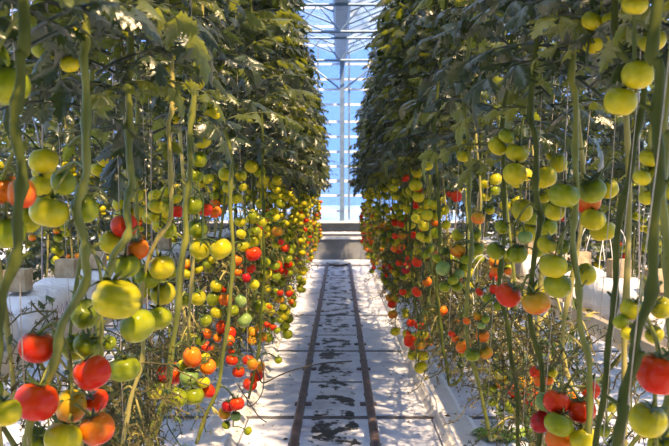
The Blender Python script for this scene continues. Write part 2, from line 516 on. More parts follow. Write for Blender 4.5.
def string_part(root, p0, p1, r=.001, wind=0.0):
    mb = MB()
    p0 = Vector(p0); p1 = Vector(p1)
    pts = [p0.lerp(p1, i / 14) + Vector((math.sin(i * 1.3) * wind, math.cos(i * 1.3) * wind, 0)) for i in range(15)]
    mb.tube(pts, r, 5, 0)
    return link('support_string', mb.mesh('support_string', [M['string']]), root)

WIRE_Z = 3.95
GXX = 1.17
def auto_plant(side, x, y, label, group, fruit_z=(.6, 1.62), ntruss=4, nbare=4, fol=True, old=True, lod=0, folz=FOL_Z0, back=False, barez=1.2):
    root = bpy.data.objects.new('tomato_plant', None); COL.objects.link(root)
    root.location = (side * x, y, 0)
    tag(root, label, 'tomato plant', group)
    lean = random.uniform(-.05, .05)
    zlow = random.uniform(.55, .85)
    pts = [(side * .22, 0, WIRE_Z), (side * .12, 0, 3.0), (lean, random.uniform(-.03, .03), 2.1), (random.uniform(-.03, .03), random.uniform(-.03, .03), 1.5),
           (random.uniform(-.04, .04), random.uniform(-.05, .05), 1.05), (random.uniform(-.04, .04), random.uniform(-.06, .06), zlow + .15)]
    if not old: pts += [(.02, .03, .02)]
    if old:
        q = random.uniform(-.1, .1)
        pts += [(side * .05, .12, zlow - .05), (side * .08, .5, zlow - .02 + q), (side * .12, .95, zlow + q * .5), (side * .16, 1.3, zlow + .2), (side * (GXX - x) * .8, 1.6, 1.0)]
    stem_part(root, pts, random.uniform(.0065, .0095), random.choice(('stem', 'stem', 'stemdark', 'stemold') if fol else ('stemold', 'stemold', 'stem')))
    string_part(root, (side * .22 + .02, .012, WIRE_Z), (pts[4][0] + .01, pts[4][1], 1.0))
    if fol:
        me = random.choice(FOLBACK if back else FOL)
        f = link('foliage', me, root, (0, 0, folz), (Matrix.Rotation(0 if back else side * .085, 3, 'Y') @ Matrix.Rotation(random.random() * 6.28, 3, 'Z')).to_euler())
        if not back: f.scale = (random.uniform(.9, 1.1),) * 2 + (random.uniform(.96, 1.03),)
    zs = np.linspace(fruit_z[1], fruit_z[0], ntruss) if ntruss else []
    for z in zs:
        z = z + random.uniform(-.08, .08)
        me, spots = random.choice(TRUSS)
        # most trusses hang to the aisle side, where the light is
        ang = (PI if side > 0 else 0) + random.gauss(0, 1.0)
        tr = link('fruit_truss', me, root, (0, 0, z), (0, 0, ang))
        sc = random.uniform(.9, 1.12) if not back else .85
        tr.scale = (sc,) * 3
        base = pick(z)
        for (c, tilt, rr) in spots:
            if random.random() < (.15 if z > 1.15 else .42): continue
            col = base if random.random() < .5 else pick(z + c.z)
            t = put_tomato(tr, c, tilt, rr, col)
    for k in range(nbare):
        bt = link('bare_truss', random.choice(BARE), root,
                  (side * random.uniform(-.02, .2), random.uniform(-.1, .25), random.uniform(.55 if barez < 1 else .6, barez)), (0, 0, random.random() * 6.28))
        s = random.uniform(.6, 1.0); bt.scale = (s, s, s)
    return root

def photo_plant(D, stem, trusses, label, rad=.009, mat='stem', fol=None, nbare=3, folx=0, extra=None, folz=None, strings=True, bag_dir=0):
    """a plant whose visible stem and fruit are placed one by one at distance D"""
    S = [at(x, y, D) for x, y in stem]
    base = Vector((S[-1].x, D, 0))
    root = bpy.data.objects.new('tomato_plant', None); COL.objects.link(root)
    root.location = base
    tag(root, label, 'tomato plant')
    pts = []
    if S[0].z > 1.62:
        sg = 1 if S[0].x > 0 else -1
        pts = [Vector((S[0].x + sg * .2, D, WIRE_Z)), Vector((S[0].x + sg * .1, D, (WIRE_Z + S[0].z) / 2))]
    pts += S
    side = 1 if S[-1].x > 0 else -1
    zl = S[-1].z
    if zl > .55:
        lo = min(zl - .02, .62)
        pts += [Vector((S[-1].x + side * .03, D + .06, max(lo, zl - .2))), Vector((S[-1].x + side * .12, D + .3, lo)), Vector((S[-1].x + side * .2, D + .7, lo + .05)), Vector((side * GXX, D + 1.1, 1.0))]
    stem_part(root, [p - base for p in pts], rad, mat)
    if strings: string_part(root, Vector((pts[0].x + .012, D - .012, WIRE_Z)) - base, S[-1] - base + Vector((.01, -.012, 0)), wind=.004)
    ss = spline(pts, 6)
    for fr in trusses:
        info = []
        for f in fr:
            x, y, w, c = f[:4]; kd = f[4] if len(f) > 4 else None
            di = .07 * FPX / w
            d = D + max(-.10, min(.12, .25 * (di - D))) + random.uniform(-.025, .025)
            r = w * d / FPX / 2
            info.append([at(x, y, d), r, c, kd])
        # keep touching fruit from sinking into each other: push apart along the aisle
        for it in range(12):
            for i in range(len(info)):
                for j in range(i):
                    a, b = info[i], info[j]
                    dv = a[0] - b[0]; need = (a[1] + b[1]) * .93
                    if dv.length < need:
                        lat = math.hypot(dv.x, dv.z); dy = math.sqrt(max(need * need - lat * lat, 0))
                        s = 1 if dv.y >= 0 else -1
                        mv = (dy - abs(dv.y)) / 2 * s
                        a[0].y += mv; b[0].y -= mv
        topz = max(p.z + r for p, r, c, k in info)
        cen = sum((p for p, r, c, k in info), Vector()) / len(info)
        anc = min(ss, key=lambda q: (q - Vector((cen.x, cen.y, topz + .02))).length)
        org = anc
        tr_mb = MB()
        low = min(p.z for p, r, c, k in info)
        j1 = Vector((anc.x * .6 + cen.x * .4, anc.y * .5 + cen.y * .5, max(anc.z, topz) + .012))
        spine = spline([anc, j1, Vector((cen.x, cen.y, topz - .01)), Vector((cen.x, cen.y + .01, (topz + low) / 2 + .01)), Vector((cen.x, cen.y, low + .012))], 5)
        tr_mb.tube([p - org for p in spine], .0032, 6, 0)
        tr = link('fruit_truss', None, root, org - base)
        kids = []
        for p, r, c, kd in info:
            near = min(spine[5:], key=lambda q: (q - (p + Vector((0, 0, r)))).length)
            tilt = (near - p); tilt.z = abs(tilt.z) + r * .8
            tilt = (tilt.normalized() + Vector((random.uniform(-.3, .3), -.25 + random.uniform(-.25, .25), .5))).normalized()
            top = p + tilt * r * .66
            tr_mb.tube([q - org for q in spline([near, (near + top) / 2 + tilt * .008, top], 4)], .0022, 6, 0)
            sepals(tr_mb, top + tilt * .003 - org, tilt, r * 1.0, 6, 1)
            kids.append((p - org, tilt, r, c, kd))
        # the truss object needs its mesh before its fruit hang on it
        COL.objects.unlink(tr); bpy.data.objects.remove(tr)
        tr = link('fruit_truss', tr_mb.mesh('fruit_truss', [M['stem'] if D < 2.2 else M['calyx'], M['calyx']]), root, org - base)
        for p, tilt, r, c, kd in kids:
            t = put_tomato(tr, p, tilt, r, c, kd)
            tag(t, CNAME[c])
    if fol is not None:
        link('foliage', fol, root, (S[0].x - base.x + folx * .6, -.10, FOL_Z0 if folz is None else folz), (Matrix.Rotation(side * .085, 3, 'Y') @ Matrix.Rotation(random.random() * 6.28, 3, 'Z')).to_euler())
    for k in range(nbare):
        bt = link('bare_truss', random.choice(BARE), root,
                  (random.uniform(.0, .25) * side, random.uniform(-.05, .3), random.uniform(.74, 1.2)), (0, 0, random.random() * 6.28))
        s = random.uniform(.6, .9); bt.scale = (s, s, s)
    return root

# ================================================================== the place
def structure(o, label=None):
    o['kind'] = 'structure'
    if label: o['label'] = label
    return o

# ground under everything, indoors and out
mb = MB(); mb.box((0, 10, -.06), (16, 24.6, .04)); structure(link('ground', mb.mesh('ground', [M['soil']], False)))
# white floor panels with open joints
mb = MB()
ys = [-1.75 + 2.5 * k for k in range(9)]
for k, y0 in enumerate(ys):
    y1 = min(y0 + 2.5, ROW_END + .2)
    for xa, xb in ((-3.6, -2.2), (-2.2, -.62), (-.62, .62), (.62, 2.2), (2.2, 3.6)):
        mb.box(((xa + xb) / 2, (y0 + y1) / 2, -.02), (xb - xa - .012, y1 - y0 - .10, .04))
mb.box((0, 20.3, -.02), (9, 3.6, .04))
structure(link('floor', mb.mesh('floor', [M['floor']], False)), 'white painted concrete floor with dark worn patches between the rails')
mb = MB()
for y0 in ys: mb.box((0, y0, -.019), (7.2, .12, .03))
for y0 in (6.85, 9.2, 4.6): mb.box((-.03, y0, -.013), (.42, .05, .028))
mb.box((0, 8, -.034), (7, 20, .02))
mb.box((0, 18.65, -.01), (7.2, .35, .03))
structure(link('trim_joints', mb.mesh('joints', [M['joint']], False)))

# low kerbs along both plant rows
def kerb(side, name):
    mb = MB()
    prof = [(.62, 0), (.645, .035), (.67, .045), (.70, .03), (.84, .022), (.88, .0)]
    for k, y0 in enumerate(ys):
        y1 = min(y0 + 2.5, ROW_END)
        off = .015 * ((k * 7) % 3 - 1)
        vs = []; fs = []
        n = len(prof)
        for yy in (y0 + .02, y1 - .02):
            for (px, pz) in prof: vs.append((side * (px + off), yy, pz))
        for i in range(n - 1): fs.append((i, i + 1, n + i + 1, n + i) if side < 0 else (i, n + i, n + i + 1, i + 1))
        fs.append(tuple(range(n))); fs.append(tuple(range(2 * n - 1, n - 1, -1)))
        mb.add(vs, fs)
    structure(link(name, mb.mesh(name, [M['kerb']], False)))
kerb(1, 'trim_right'); kerb(-1, 'trim_left')

# ---- heating pipe rails
def rail(x, label):
    root = bpy.data.objects.new('heating_pipe_rail', None); COL.objects.link(root); root.location = (x, .5, 0)
    tag(root, label, 'pipe rail', 'pipe rails down the aisle')
    mb = MB(); mb.tube([(0, -.8, .085), (0, 4, .085), (0, 9, .085), (0, 14, .085), (0, ROW_END - .75, .085)], .029, 14)
    link('pipe', mb.mesh('pipe', [M['pipe']]), root)
    k = 0
    for yy in np.arange(.6, ROW_END - .8, 1.25):
        mb = MB()
        mb.box((0, yy, .006), (.12, .07, .012)); mb.box((0, yy, .036), (.012, .05, .05))
        mb.tube([(-.03, yy, .085), (-.024, yy, .062), (0, yy, .054), (.024, yy, .062), (.03, yy, .085)], .006, 6)
        link('bracket', mb.mesh('bracket', [M['pipe']], False), root)
rail(-.265, 'rusty pipe rail on the white floor, on the black hose side')
rail(.205, 'rusty pipe rail on the white floor, away from the black hose')
mb = MB(); mb.tube(spline([(-.265, ROW_END - .26, .085), (-.22, ROW_END - .08, .05), (-.03, ROW_END - .02, .027), (.16, ROW_END - .08, .05), (.205, ROW_END - .26, .085)], 5), .025, 10)
tag(link('pipe_bend', mb.mesh('pipe_bend', [M['pipe']])), 'rusty u-shaped pipe joining the two rails before the end wall', 'pipe')

# ---- end wall
WY = 20.6
def wz(y): return CAMZ - (y - VY) / FPX * WY
mb = MB()
mb.box((0, WY + .1, .43), (14, .2, .9)); mb.box((0, 19.95, .28), (14, 1.3, .56))
structure(link('wall_end', mb.mesh('wall_end', [M['concrete']], False)), 'grey concrete base of the glazed end wall')
mb = MB(); mb.box((0, WY - .03, .90), (14, .30, .05)); mb.box((0, 19.32, .565), (14, .12, .05))
structure(link('trim_sill', mb.mesh('trim_sill', [M['whitebar']], False)), 'white sill under the end glazing')
for z, r, nm in ((.64, .03, 'wall_pipe'), (.045, .045, 'wall_pipe')):
    yy = 20.2 if z > .1 else 19.1
    mb = MB(); mb.tube([(-6, yy, z), (6, yy, z)], r, 10)
    tag(link(nm, mb.mesh(nm, [M['whitebar']])), 'white heating pipe along the end wall, ' + ('resting on the concrete ledge' if z > .1 else 'lying just above the floor'), 'pipe')
gw = bpy.data.objects.new('window_1', None); COL.objects.link(gw); gw.location = (0, WY, .92); structure(gw, 'blue-tinted glazed end wall with white bars')
mb = MB(); mb.box((0, .06, 2.7), (14, .01, 5.6)); link('window_glass', mb.mesh('pane', [M['glass']], False), gw)
mb = MB()
for y in (211, 195.5, 181, 166.5, 152, 137, 122, 105, 90, 80): mb.box((0, 0, wz(y) - .92), (14, .05, .05 if y != 181 else .07))
for z in np.arange(4.7, 6.4, .45): mb.box((0, 0, z - .92), (14, .05, .045))
link('window_frame', mb.mesh('bars', [M['whitebar']], False), gw)
mb = MB()
for x in (-.53, .22, -1.3, 1.0, -2.1, 1.8, 2.7, -3): mb.box((x, -.02, 2.4), (.045, .05, 4.75))
link('mullion', mb.mesh('mullion', [M['steel']], False), gw)
# centre post of the end wall with its gutter shoe
root = bpy.data.objects.new('steel_column', None); COL.objects.link(root); root.location = (.05, WY - .12, .93)
tag(root, 'blue-grey steel column in the middle of the glazed end wall', 'column')
mb = MB(); mb.box((0, 0, 1.9), (.11, .1, 3.8)); link('post', mb.mesh('post', [M['steel']], False), root)
mb = MB()
for s in (-1, 1): mb.tube([(0, -.02, 3.12), (s * .9, -.02, 3.82)], .025, 6)
link('brace', mb.mesh('brace', [M['steel']], False), root)

mb = MB(); mb.box((0, -5.2, 2.2), (14, .2, 4.6))  # unseen wall added behind the camera: blocks low sky, tan to warm the fill
structure(link('wall_unseen_back', mb.mesh('wall_unseen_back', [simple('unseen_wall_warm_tan', (.34, .27, .17), .8, (.4, .33, .22), 2)], False)), 'unseen tan wall added behind the camera to block low sky')
# ---- roof: gutter over the aisle, glazing bars, glass and cross trusses
GZ = 4.78
root = bpy.data.objects.new('ceiling', None); COL.objects.link(root); root.location = (0, 0, 0); structure(root, 'glass greenhouse roof on steel bars')
mb = MB()
for s in (-1, 1):
    x1, z1 = s * 3.2, GZ + 1.35
    mb.add([(.03 + s * .1, -4, GZ + .12), (x1, -4, z1), (x1, 20.6, z1), (.03 + s * .1, 20.6, GZ + .12)], [(0, 1, 2, 3)])
    mb.add([(s * 6.4, -4, GZ + .12), (x1, -4, z1), (x1, 20.6, z1), (s * 6.4, 20.6, GZ + .12)], [(0, 1, 2, 3)])
link('ceiling_glass', mb.mesh('roof_glass', [M['roofglass']], False), root)
mb = MB()
for s in (-1, 1):
    for y in np.arange(-3.5, 20.6, 1.12):
        mb.tube([(.03 + s * .12, y, GZ + .08), (s * 3.2, y, GZ + 1.33), (s * 6.4, y, GZ + .08)], .02, 4)
    mb.box((s * 3.2, 8.3, GZ + 1.36), (.08, 24.6, .08))
link('ceiling_bar', mb.mesh('roof_bars', [M['steel']], False), root)
mb = MB()
mb.add([(-.13, -4, GZ + .16), (-.08, -4, GZ - .04), (.14, -4, GZ - .04), (.19, -4, GZ + .16), (-.13, 20.6, GZ + .16), (-.08, 20.6, GZ - .04), (.14, 20.6, GZ - .04), (.19, 20.6, GZ + .16)],
       [(0, 1, 5, 4), (1, 2, 6, 5), (2, 3, 7, 6), (0, 4, 7, 3), (0, 3, 2, 1), (4, 5, 6, 7)])
tag(link('roof_gutter', mb.mesh('roof_gutter', [M['steel']], False)), 'long blue-grey steel gutter running under the roof above the aisle', 'gutter')
for i, y in enumerate((8.0, 11.2, 14.4, 17.4)):
    root = bpy.data.objects.new('roof_truss', None); COL.objects.link(root); root.location = (0, y, GZ - .5)
    tag(root, ['steel lattice truss across the aisle, nearest of the roof trusses', 'steel lattice truss across the aisle, second of the roof trusses',
               'steel lattice truss across the aisle, third of the roof trusses', 'steel lattice truss across the aisle, closest to the glazed end wall'][i], 'roof truss', 'roof trusses over the aisle')
    mb = MB(); mb.tube([(-4.5, 0, 0), (4.5, 0, 0)], .028, 6); mb.tube([(-4.5, 0, .45), (4.5, 0, .45)], .028, 6)
    link('chord', mb.mesh('chord', [M['steel']], False), root)
    mb = MB()
    for k in range(12):
        x = -4.5 + k * .75
        mb.tube([(x, 0, 0), (x + .375, 0, .45), (x + .75, 0, 0)], .015, 5)
    link('lattice', mb.mesh('lattice', [M['steel']], False), root)

# outside: pale ground beyond the end wall
mb = MB(); mb.add([(-60, 21.5, -.1), (60, 21.5, -.1), (60, 160, -.1), (-60, 160, -.1)], [(0, 1, 2, 3)])
structure(link('terrain', mb.mesh('terrain', [M['snow']], False)))

# ---- support wires
for x in (-.52, .55, -1.75, 1.75):
    mb = MB(); mb.tube([(x, .2, WIRE_Z), (x, ROW_END, WIRE_Z)], .003, 5)
    tag(link('support_wire', mb.mesh('support_wire', [M['wire']])), 'taut steel wire above the vines that carries their strings', 'wire', 'overhead crop wires')

# ---- growing gutters, bags and rockwool blocks
GX = 1.17; GB = .96
def gutter(x, label, grp=None):
    root = bpy.data.objects.new('growing_gutter', None); COL.objects.link(root); root.location = (x, 1.0, GB)
    tag(root, label, 'growing gutter', grp)
    mb = MB(); L = ROW_END - 1.3
    prof = [(-.15, .07), (-.16, .06), (-.16, .0), (-.13, -.03), (-.07, -.03), (-.06, .0), (.06, .0), (.07, -.03), (.13, -.03), (.16, .0), (.16, .06), (.15, .07), (.14, .02), (-.14, .02)]
    n = len(prof)
    vs = [(a, yy, b) for yy in (-.2, L) for a, b in prof]
    fs = [(i, (i + 1) % n, n + (i + 1) % n, n + i) for i in range(n)]
    mb.add(vs, fs); link('channel', mb.mesh('channel', [M['gutter']], False), root)
    for yy in np.arange(.6, L, 2.2):
        mb = MB()
        mb.tube([(-.17, yy, .07), (-.15, yy, 1.6), (0, yy, WIRE_Z - GB)], .0035, 5); mb.tube([(.17, yy, .07), (.15, yy, 1.6), (0, yy, WIRE_Z - GB)], .0035, 5)
        mb.tube([(-.17, yy, .07), (-.17, yy, -.04), (.17, yy, -.04), (.17, yy, .07)], .005, 5)
        link('hanger', mb.mesh('hanger', [M['wire']]), root)
gutter(-GX, 'long white hanging gutter under the grow bags behind the left vines')
gutter(GX, 'long white hanging gutter under the grow bags behind the right vines')

def bag_mesh(seed):
    rnd = random.Random(seed); mb = MB()
    nx, ny, nz = 6, 20, 4; W, L, H = .24, .94, .17
    # rounded, puffy bag
    idx = {}; vs = []; fs = []
    ring = []
    for j in range(ny + 1):
        t = j / ny; e = min(1, min(t, 1 - t) * 9) ** .5
        hw = W / 2 * (.86 + .14 * e); hh = H * (.5 + .5 * e)
        sag = .010 * math.sin(t * PI * 5 + seed)
        pr = []
        for k in range(16):
            a = 2 * PI * k / 16
            cx = math.copysign(abs(math.cos(a)) ** .45, math.cos(a)); cz = math.copysign(abs(math.sin(a)) ** .5, math.sin(a))
            pr.append((hw * cx + rnd.uniform(-.003, .003), (t - .5) * L, hh / 2 * (1 + cz) + (sag if cz > 0 else 0) + (rnd.uniform(-.004, .004) if cz > -.5 else 0)))
        vs += pr
    for j in range(ny):
        for k in range(16):
            fs.append((j * 16 + k, j * 16 + (k + 1) % 16, (j + 1) * 16 + (k + 1) % 16, (j + 1) * 16 + k))
    fs.append(tuple(range(16))[::-1]); fs.append(tuple(ny * 16 + k for k in range(16)))
    mb.add(vs, fs)
    return mb.mesh('bag_film', [M['bag']])
BAGS = [bag_mesh(s) for s in range(4)]
mbp = MB()
def chevrons(mb, side, y0, n):
    """the row of printed purple chevrons on the bag flank"""
    x = side * .1235
    for k in range(n):
        y = y0 + k * .055
        for z in (.05, .085):
            a, b, c = Vector((x, y, z)), Vector((x, y + .018, z + .034)), Vector((x, y + .036, z))
            for p, q in ((a, b), (b, c)):
                mb.add([p, p + Vector((0, .006, 0)), q + Vector((0, .006, 0)), q], [(0, 1, 2, 3)])
def cube_mesh():
    mb = MB(); mb.box((0, 0, .04), (.08, .08, .08))
    return mb.mesh('rockwool', [M['cube']], False)
CUBE = cube_mesh()
near_lab = ['closest to the camera', 'second along the gutter', 'third along the gutter', 'fourth along the gutter', 'fifth along the gutter']
for side, sw in ((-1, 'left'), (1, 'right')):
    k = 0
    for y in np.arange(1.35, ROW_END - .6, 1.0):
        root = bpy.data.objects.new('grow_bag', None); COL.objects.link(root); root.location = (side * GX, y, GB + .021)
        if k < 5: tag(root, 'white plastic grow bag behind the %s vines, %s' % (sw, near_lab[k]), 'grow bag', 'white grow bags')
        else: tag(root, 'white plastic grow bag far along the %s gutter, mostly hidden by vines' % sw, 'grow bag', 'white grow bags')
        link('film', BAGS[k % 4], root)
        if k < 5:
            m_ = MB(); chevrons(m_, -side, -.35, 5); m_.mesh
            p = link('printed_marks', m_.mesh('print', [M['print']], False), root); p['label'] = 'purple printed chevrons'
            for j, yy in enumerate((-.25, .25)):
                cb = link('rockwool_block', CUBE, None, (side * GX + .02 * (j - .5), y + yy, GB + .021 + .175))
                tag(cb, 'beige rockwool block on the %s end of the %s grow bag %s' % (('near', 'far')[j], sw, near_lab[k]), 'rockwool block', 'rockwool blocks on the bags')
        k += 1

# ---- white drip tubes arching to the blocks
rnd = random.Random(3)
def drip(pts, label, r=.0022):
    mb = MB(); mb.tube(spline(pts, 7), r, 6)
    tag(link('drip_tube', mb.mesh('drip_tube', [M['drip']])), label, 'drip tube', 'white drip tubes')
for px in (575, 583, 598):
    D = 3.9 + (598 - px) * .012
    a = at(px, 290, D); b = at(px + 3, 250, D); c = at(px + 12, 226, D); d = at(px + 25, 234, D); e = at(px + 30, 262, D)
    drip([a, b, c, d, e], 'white drip tube arching over the grow bag behind the right vines')
for px in (560, 553, 470, 476):
    D = 4.2
    drip([at(px, 330, D), at(px + 4, 300, D), at(px - 3, 275, D), at(px + 10, 255, D), at(px + 24, 268, D), at(px + 26, 300, D)], 'white drip tube looping down among the right vines')
for px in (112, 96, 125):
    D = 3.6
    drip([at(px, 300, D), at(px + 4, 262, D), at(px + 14, 246, D), at(px + 30, 252, D), at(px + 34, 285, D)], 'white drip tube looping over the grow bag behind the left vines')

# ---- black hoses dangling at the left row
def hose(pts, label, r=.004):
    mb = MB(); mb.tube(spline(pts, 8), r, 6)
    tag(link('drip_hose', mb.mesh('drip_hose', [M['black']])), label, 'hose')
hose([at(252, 362, 4.6), at(258, 376, 4.6), at(263, 384, 4.6), at(280, 376, 4.7), at(300, 369, 4.75), at(325, 364, 4.8), at(352, 362, 4.9)], 'thin black hose reaching out over the aisle floor')
hose([at(256, 350, 4.6), at(262, 366, 4.6), at(263, 388, 4.6), at(257, 402, 4.6), at(248, 408, 4.6), at(246, 398, 4.6)], 'thin black hose hanging in a loop beside the left vines', .0032)
hose([at(236, 384, 4.4), at(246, 400, 4.4), at(258, 418, 4.5), at(266, 424, 4.5)], 'short dark hose end dangling above the floor joint at left', .003)

D = 2.6
mb = MB(); A = at(30, 108, D)
mb.tube([Vector((A.x + .02, D, WIRE_Z)), at(31, 60, D), A], .0022, 6)
mb.tube([at(31, 85, D), at(30, 104, D)], .006, 8)
mb.tube([A, at(24, 130, D), at(19, 165, D)], .0028, 6); mb.tube([A, at(37, 130, D), at(46, 182, D)], .0028, 6)
tag(link('wire_hanger', mb.mesh('wire_hanger', [M['wire']])), 'grey forked wire hanger dangling among the leaves at upper left', 'hanger')

# ---- leaf litter and a fallen leaf
rnd = random.Random(9); mb = MB()
for i in range(650):
    u = rnd.random()
    y = rnd.uniform(4.6, 17); x = rnd.choice((-1, 1)) * abs(rnd.gauss(.55, .22)) if u < .7 else rnd.uniform(-.6, .6)
    s = rnd.uniform(.004, .016) * (1 if rnd.random() < .9 else 1.8)
    a = rnd.random() * 6.28; z = .003 + (.05 if abs(x) > .6 and abs(x) < .9 else 0)
    vs = [(x + s * math.cos(a), y + s * math.sin(a), z), (x - s * .4 * math.sin(a), y + s * .5 * math.cos(a), z + s * .4), (x - s * math.cos(a), y - s * math.sin(a), z + s * .1), (x + s * .4 * math.sin(a), y - s * .5 * math.cos(a), z)]
    mb.add(vs, [(0, 1, 2, 3)])
o = link('leaf_litter', mb.mesh('leaf_litter', [M['litter']], False)); tag(o, 'dry dark leaf crumbs scattered on the white floor', 'leaf litter', kind='stuff')
rnd = random.Random(4); mb = MB()
for i in range(60):
    L = rnd.uniform(.05, .1); vs, fs = leaflet(rnd, L, .8, .4, .5, .4)
    a = rnd.uniform(-.6, .6) + (PI if i % 2 else 0)
    R = np.array([[math.cos(a), -math.sin(a), 0], [math.sin(a), math.cos(a), 0], [0, 0, 1]])
    mb.add(vs @ R.T + np.array([rnd.uniform(-.16, .16), rnd.uniform(-.04, .04), .03 + rnd.uniform(0, .03)]), fs)
o = link('fallen_leaf', mb.mesh('fallen_leaf', [M['moss']]), None, (at(507, 439, 5.2).x, 5.2, .02)); tag(o, 'bright green fallen leaf heap lying on the sunlit floor at right', 'fallen leaf')

# ================================================================== plants placed from what the photo shows
photo_plant(1.12, [(22, -40), (20, 60), (17, 130), (20, 200), (12, 260), (-5, 330), (-14, 440)],
  [[(9, 86, 42, 'g', 'round'), (-8, 62, 36, 'g')], [(1, 188, 34, 'o', 'round'), (21, 193, 28, 'o', 'plum'), (6, 232, 38, 'g', 'round'), (-14, 225, 30, 'g')],
   [(2, 414, 32, 'y', 'round'), (-15, 392, 30, 'g')]],
  'tomato plant at the left edge of the photo with blurred green and orange fruit', .0085, 'stemdark', FOLNEAR[0], nbare=0, folx=-.08, folz=1.72)
photo_plant(1.5, [(84, -30), (84, 70), (88, 150), (79, 200), (83, 250), (86, 276), (62, 325), (48, 375), (22, 446)],
  [[(63, 182, 24, 'g', 'plum'), (48, 212, 39, 'y', 'flat'), (84, 208, 27, 'g'), (27, 220, 26, 'y')],
   [(115, 299, 50, 'y', 'double'), (84, 315, 29, 'g', 'plum'), (136, 327, 37, 'g', 'flat'), (87, 345, 27, 'g', 'flat'), (70, 350, 28, 'g'), (107, 344, 16, 'g')],
   [(35, 348, 36, 'r', 'round')],
   [(90, 374, 38, 'r', 'round'), (34, 403, 44, 'r', 'round'), (92, 404, 25, 'r'), (71, 406, 31, 'm', 'plum'), (94, 432, 36, 'o', 'round'), (62, 440, 38, 'y', 'round'), (33, 443, 28, 'g')],
   [(46, 48, 28, 'g', 'round'), (71, 64, 20, 'y', 'round'), (86, 33, 12, 'y'), (73, 31, 10, 'y')]],
  'tomato plant with a big ribbed yellow-green fruit and large red ones below it', .0095, 'stem', FOLNEAR[1], nbare=0, folx=-.1, folz=1.72)
photo_plant(2.0, [(130, 20), (128, 90), (131, 160), (128, 200), (126, 235), (111, 262), (100, 300), (96, 370), (88, 446)],
  [[(125, 225, 27, 'r', 'round'), (110, 243, 26, 'y', 'round'), (137, 249, 23, 'o', 'round'), (126, 266, 27, 'g', 'round')],
   [(123, 370, 32, 'g', 'flat')]],
  'tomato plant with one red and one orange fruit by the bent yellowish stem', .0105, 'stem', FOLNEAR[2], nbare=4, folx=-.1, folz=1.66)
photo_plant(2.15, [(172, 60), (168, 130), (172, 210), (157, 240), (140, 290), (142, 350), (130, 400), (120, 446)],
  [[(157, 206, 18, 'y'), (168, 231, 17, 'g'), (154, 217, 12, 'y')],
   [(162, 267, 27, 'y', 'round'), (148, 276, 27, 'g', 'round'), (161, 294, 26, 'y', 'round'), (157, 319, 28, 'g', 'flat')],
   [(153, 394, 15, 'y', 'round')]],
  'tomato plant with a diagonal stem and a cluster of four pale green fruit', .007, 'stemold', FOLNEAR[0], nbare=5, folx=-.15, folz=1.7)
photo_plant(2.5, [(193, 0), (194, 80), (191, 140), (187, 200), (184, 240), (178, 290), (172, 350), (163, 400), (147, 446)],
  [[(168, 86, 14, 'y'), (180, 84, 11, 'y'), (196, 84, 19, 'y', 'flat'), (166, 68, 14, 'y'), (192, 68, 16, 'y'), (202, 66, 13, 'y'), (178, 57, 9, 'y')],
   [(208, 110, 20, 'y', 'round'), (214, 116, 17, 'y'), (182, 107, 9, 'y'), (188, 119, 12, 'y'), (176, 119, 11, 'y'), (198, 118, 10, 'y')],
   [(203, 141, 17, 'y'), (200, 159, 15, 'g'), (195, 175, 18, 'g', 'flat')],
   [(192, 205, 21, 'g', 'round'), (197, 229, 21, 'g'), (200, 249, 22, 'y', 'round'), (220, 249, 23, 'y', 'round')],
   [(191, 358, 19, 'o', 'plum'), (173, 376, 20, 'r', 'plum'), (189, 378, 20, 't', 'round'), (203, 383, 14, 'y'), (176, 398, 22, 'g', 'round'), (193, 397, 22, 'g', 'flat'), (182, 367, 13, 'y'), (207, 368, 17, 'o'), (206, 393, 14, 'r')]],
  'tomato plant with yellow fruit high up and a low mixed red, orange and green cluster', .0105, 'stem', FOLNEAR[1], nbare=6, folx=-.12, folz=1.98)
photo_plant(2.75, [(203, 10), (197, 100), (195, 200), (190, 300), (184, 360), (160, 420), (150, 446)],
  [[(205, 209, 16, 'r', 'round'), (215, 212, 13, 'o')],
   [(197, 298, 17, 'y', 'round'), (205, 321, 13, 'g'), (184, 300, 14, 'g')]],
  'tomato plant with one small bright red fruit behind the tall pale stem', .006, 'stemold', FOL[6], nbare=6, folx=-.25, folz=1.68)
photo_plant(3.3, [(218, 90), (230, 150), (231, 210), (232, 280), (226, 330), (219, 380), (204, 420), (195, 446)],
  [[(226, 174, 16, 'y', 'round'), (241, 176, 12, 'y'), (228, 188, 12, 'y'), (243, 187, 9, 'y'), (236, 198, 14, 'y')],
   [(240, 222, 12, 'y'), (241, 234, 11, 'y'), (243, 246, 13, 'y'), (256, 231, 10, 'g'), (262, 222, 10, 'y'), (252, 216, 10, 'g')],
   [(253, 254, 16, 'r', 'round'), (236, 260, 12, 'o'), (237, 272, 10, 'o'), (251, 269, 10, 'r'), (246, 278, 9, 'd')],
   [(216, 286, 13, 'y'), (213, 299, 14, 'g'), (225, 300, 14, 'o', 'round'), (240, 301, 12, 't'), (232, 311, 13, 'g'), (244, 321, 16, 't', 'flat'), (216, 313, 13, 'y'), (206, 321, 11, 'g'), (254, 285, 11, 'y'), (223, 290, 8, 'r')],
   [(221, 328, 13, 'r', 'plum'), (230, 333, 11, 'r', 'plum'), (217, 339, 9, 'o'), (229, 341, 10, 'o', 'plum')],
   [(231, 361, 13, 'r'), (231, 352, 7, 'r'), (252, 365, 11, 'm', 'plum'), (238, 373, 13, 'r', 'flat')],
   [(237, 404, 15, 'r', 'round'), (227, 408, 13, 'd'), (223, 416, 13, 'm', 'round'), (235, 418, 11, 't', 'round'), (225, 427, 9, 'g'), (247, 433, 9, 'g', 'round')]],
  'tomato plant laden from top to bottom, its dark red lowest fruit near the black hose', .0095, 'stem', FOL[0], nbare=7, folx=-.12, folz=1.74)
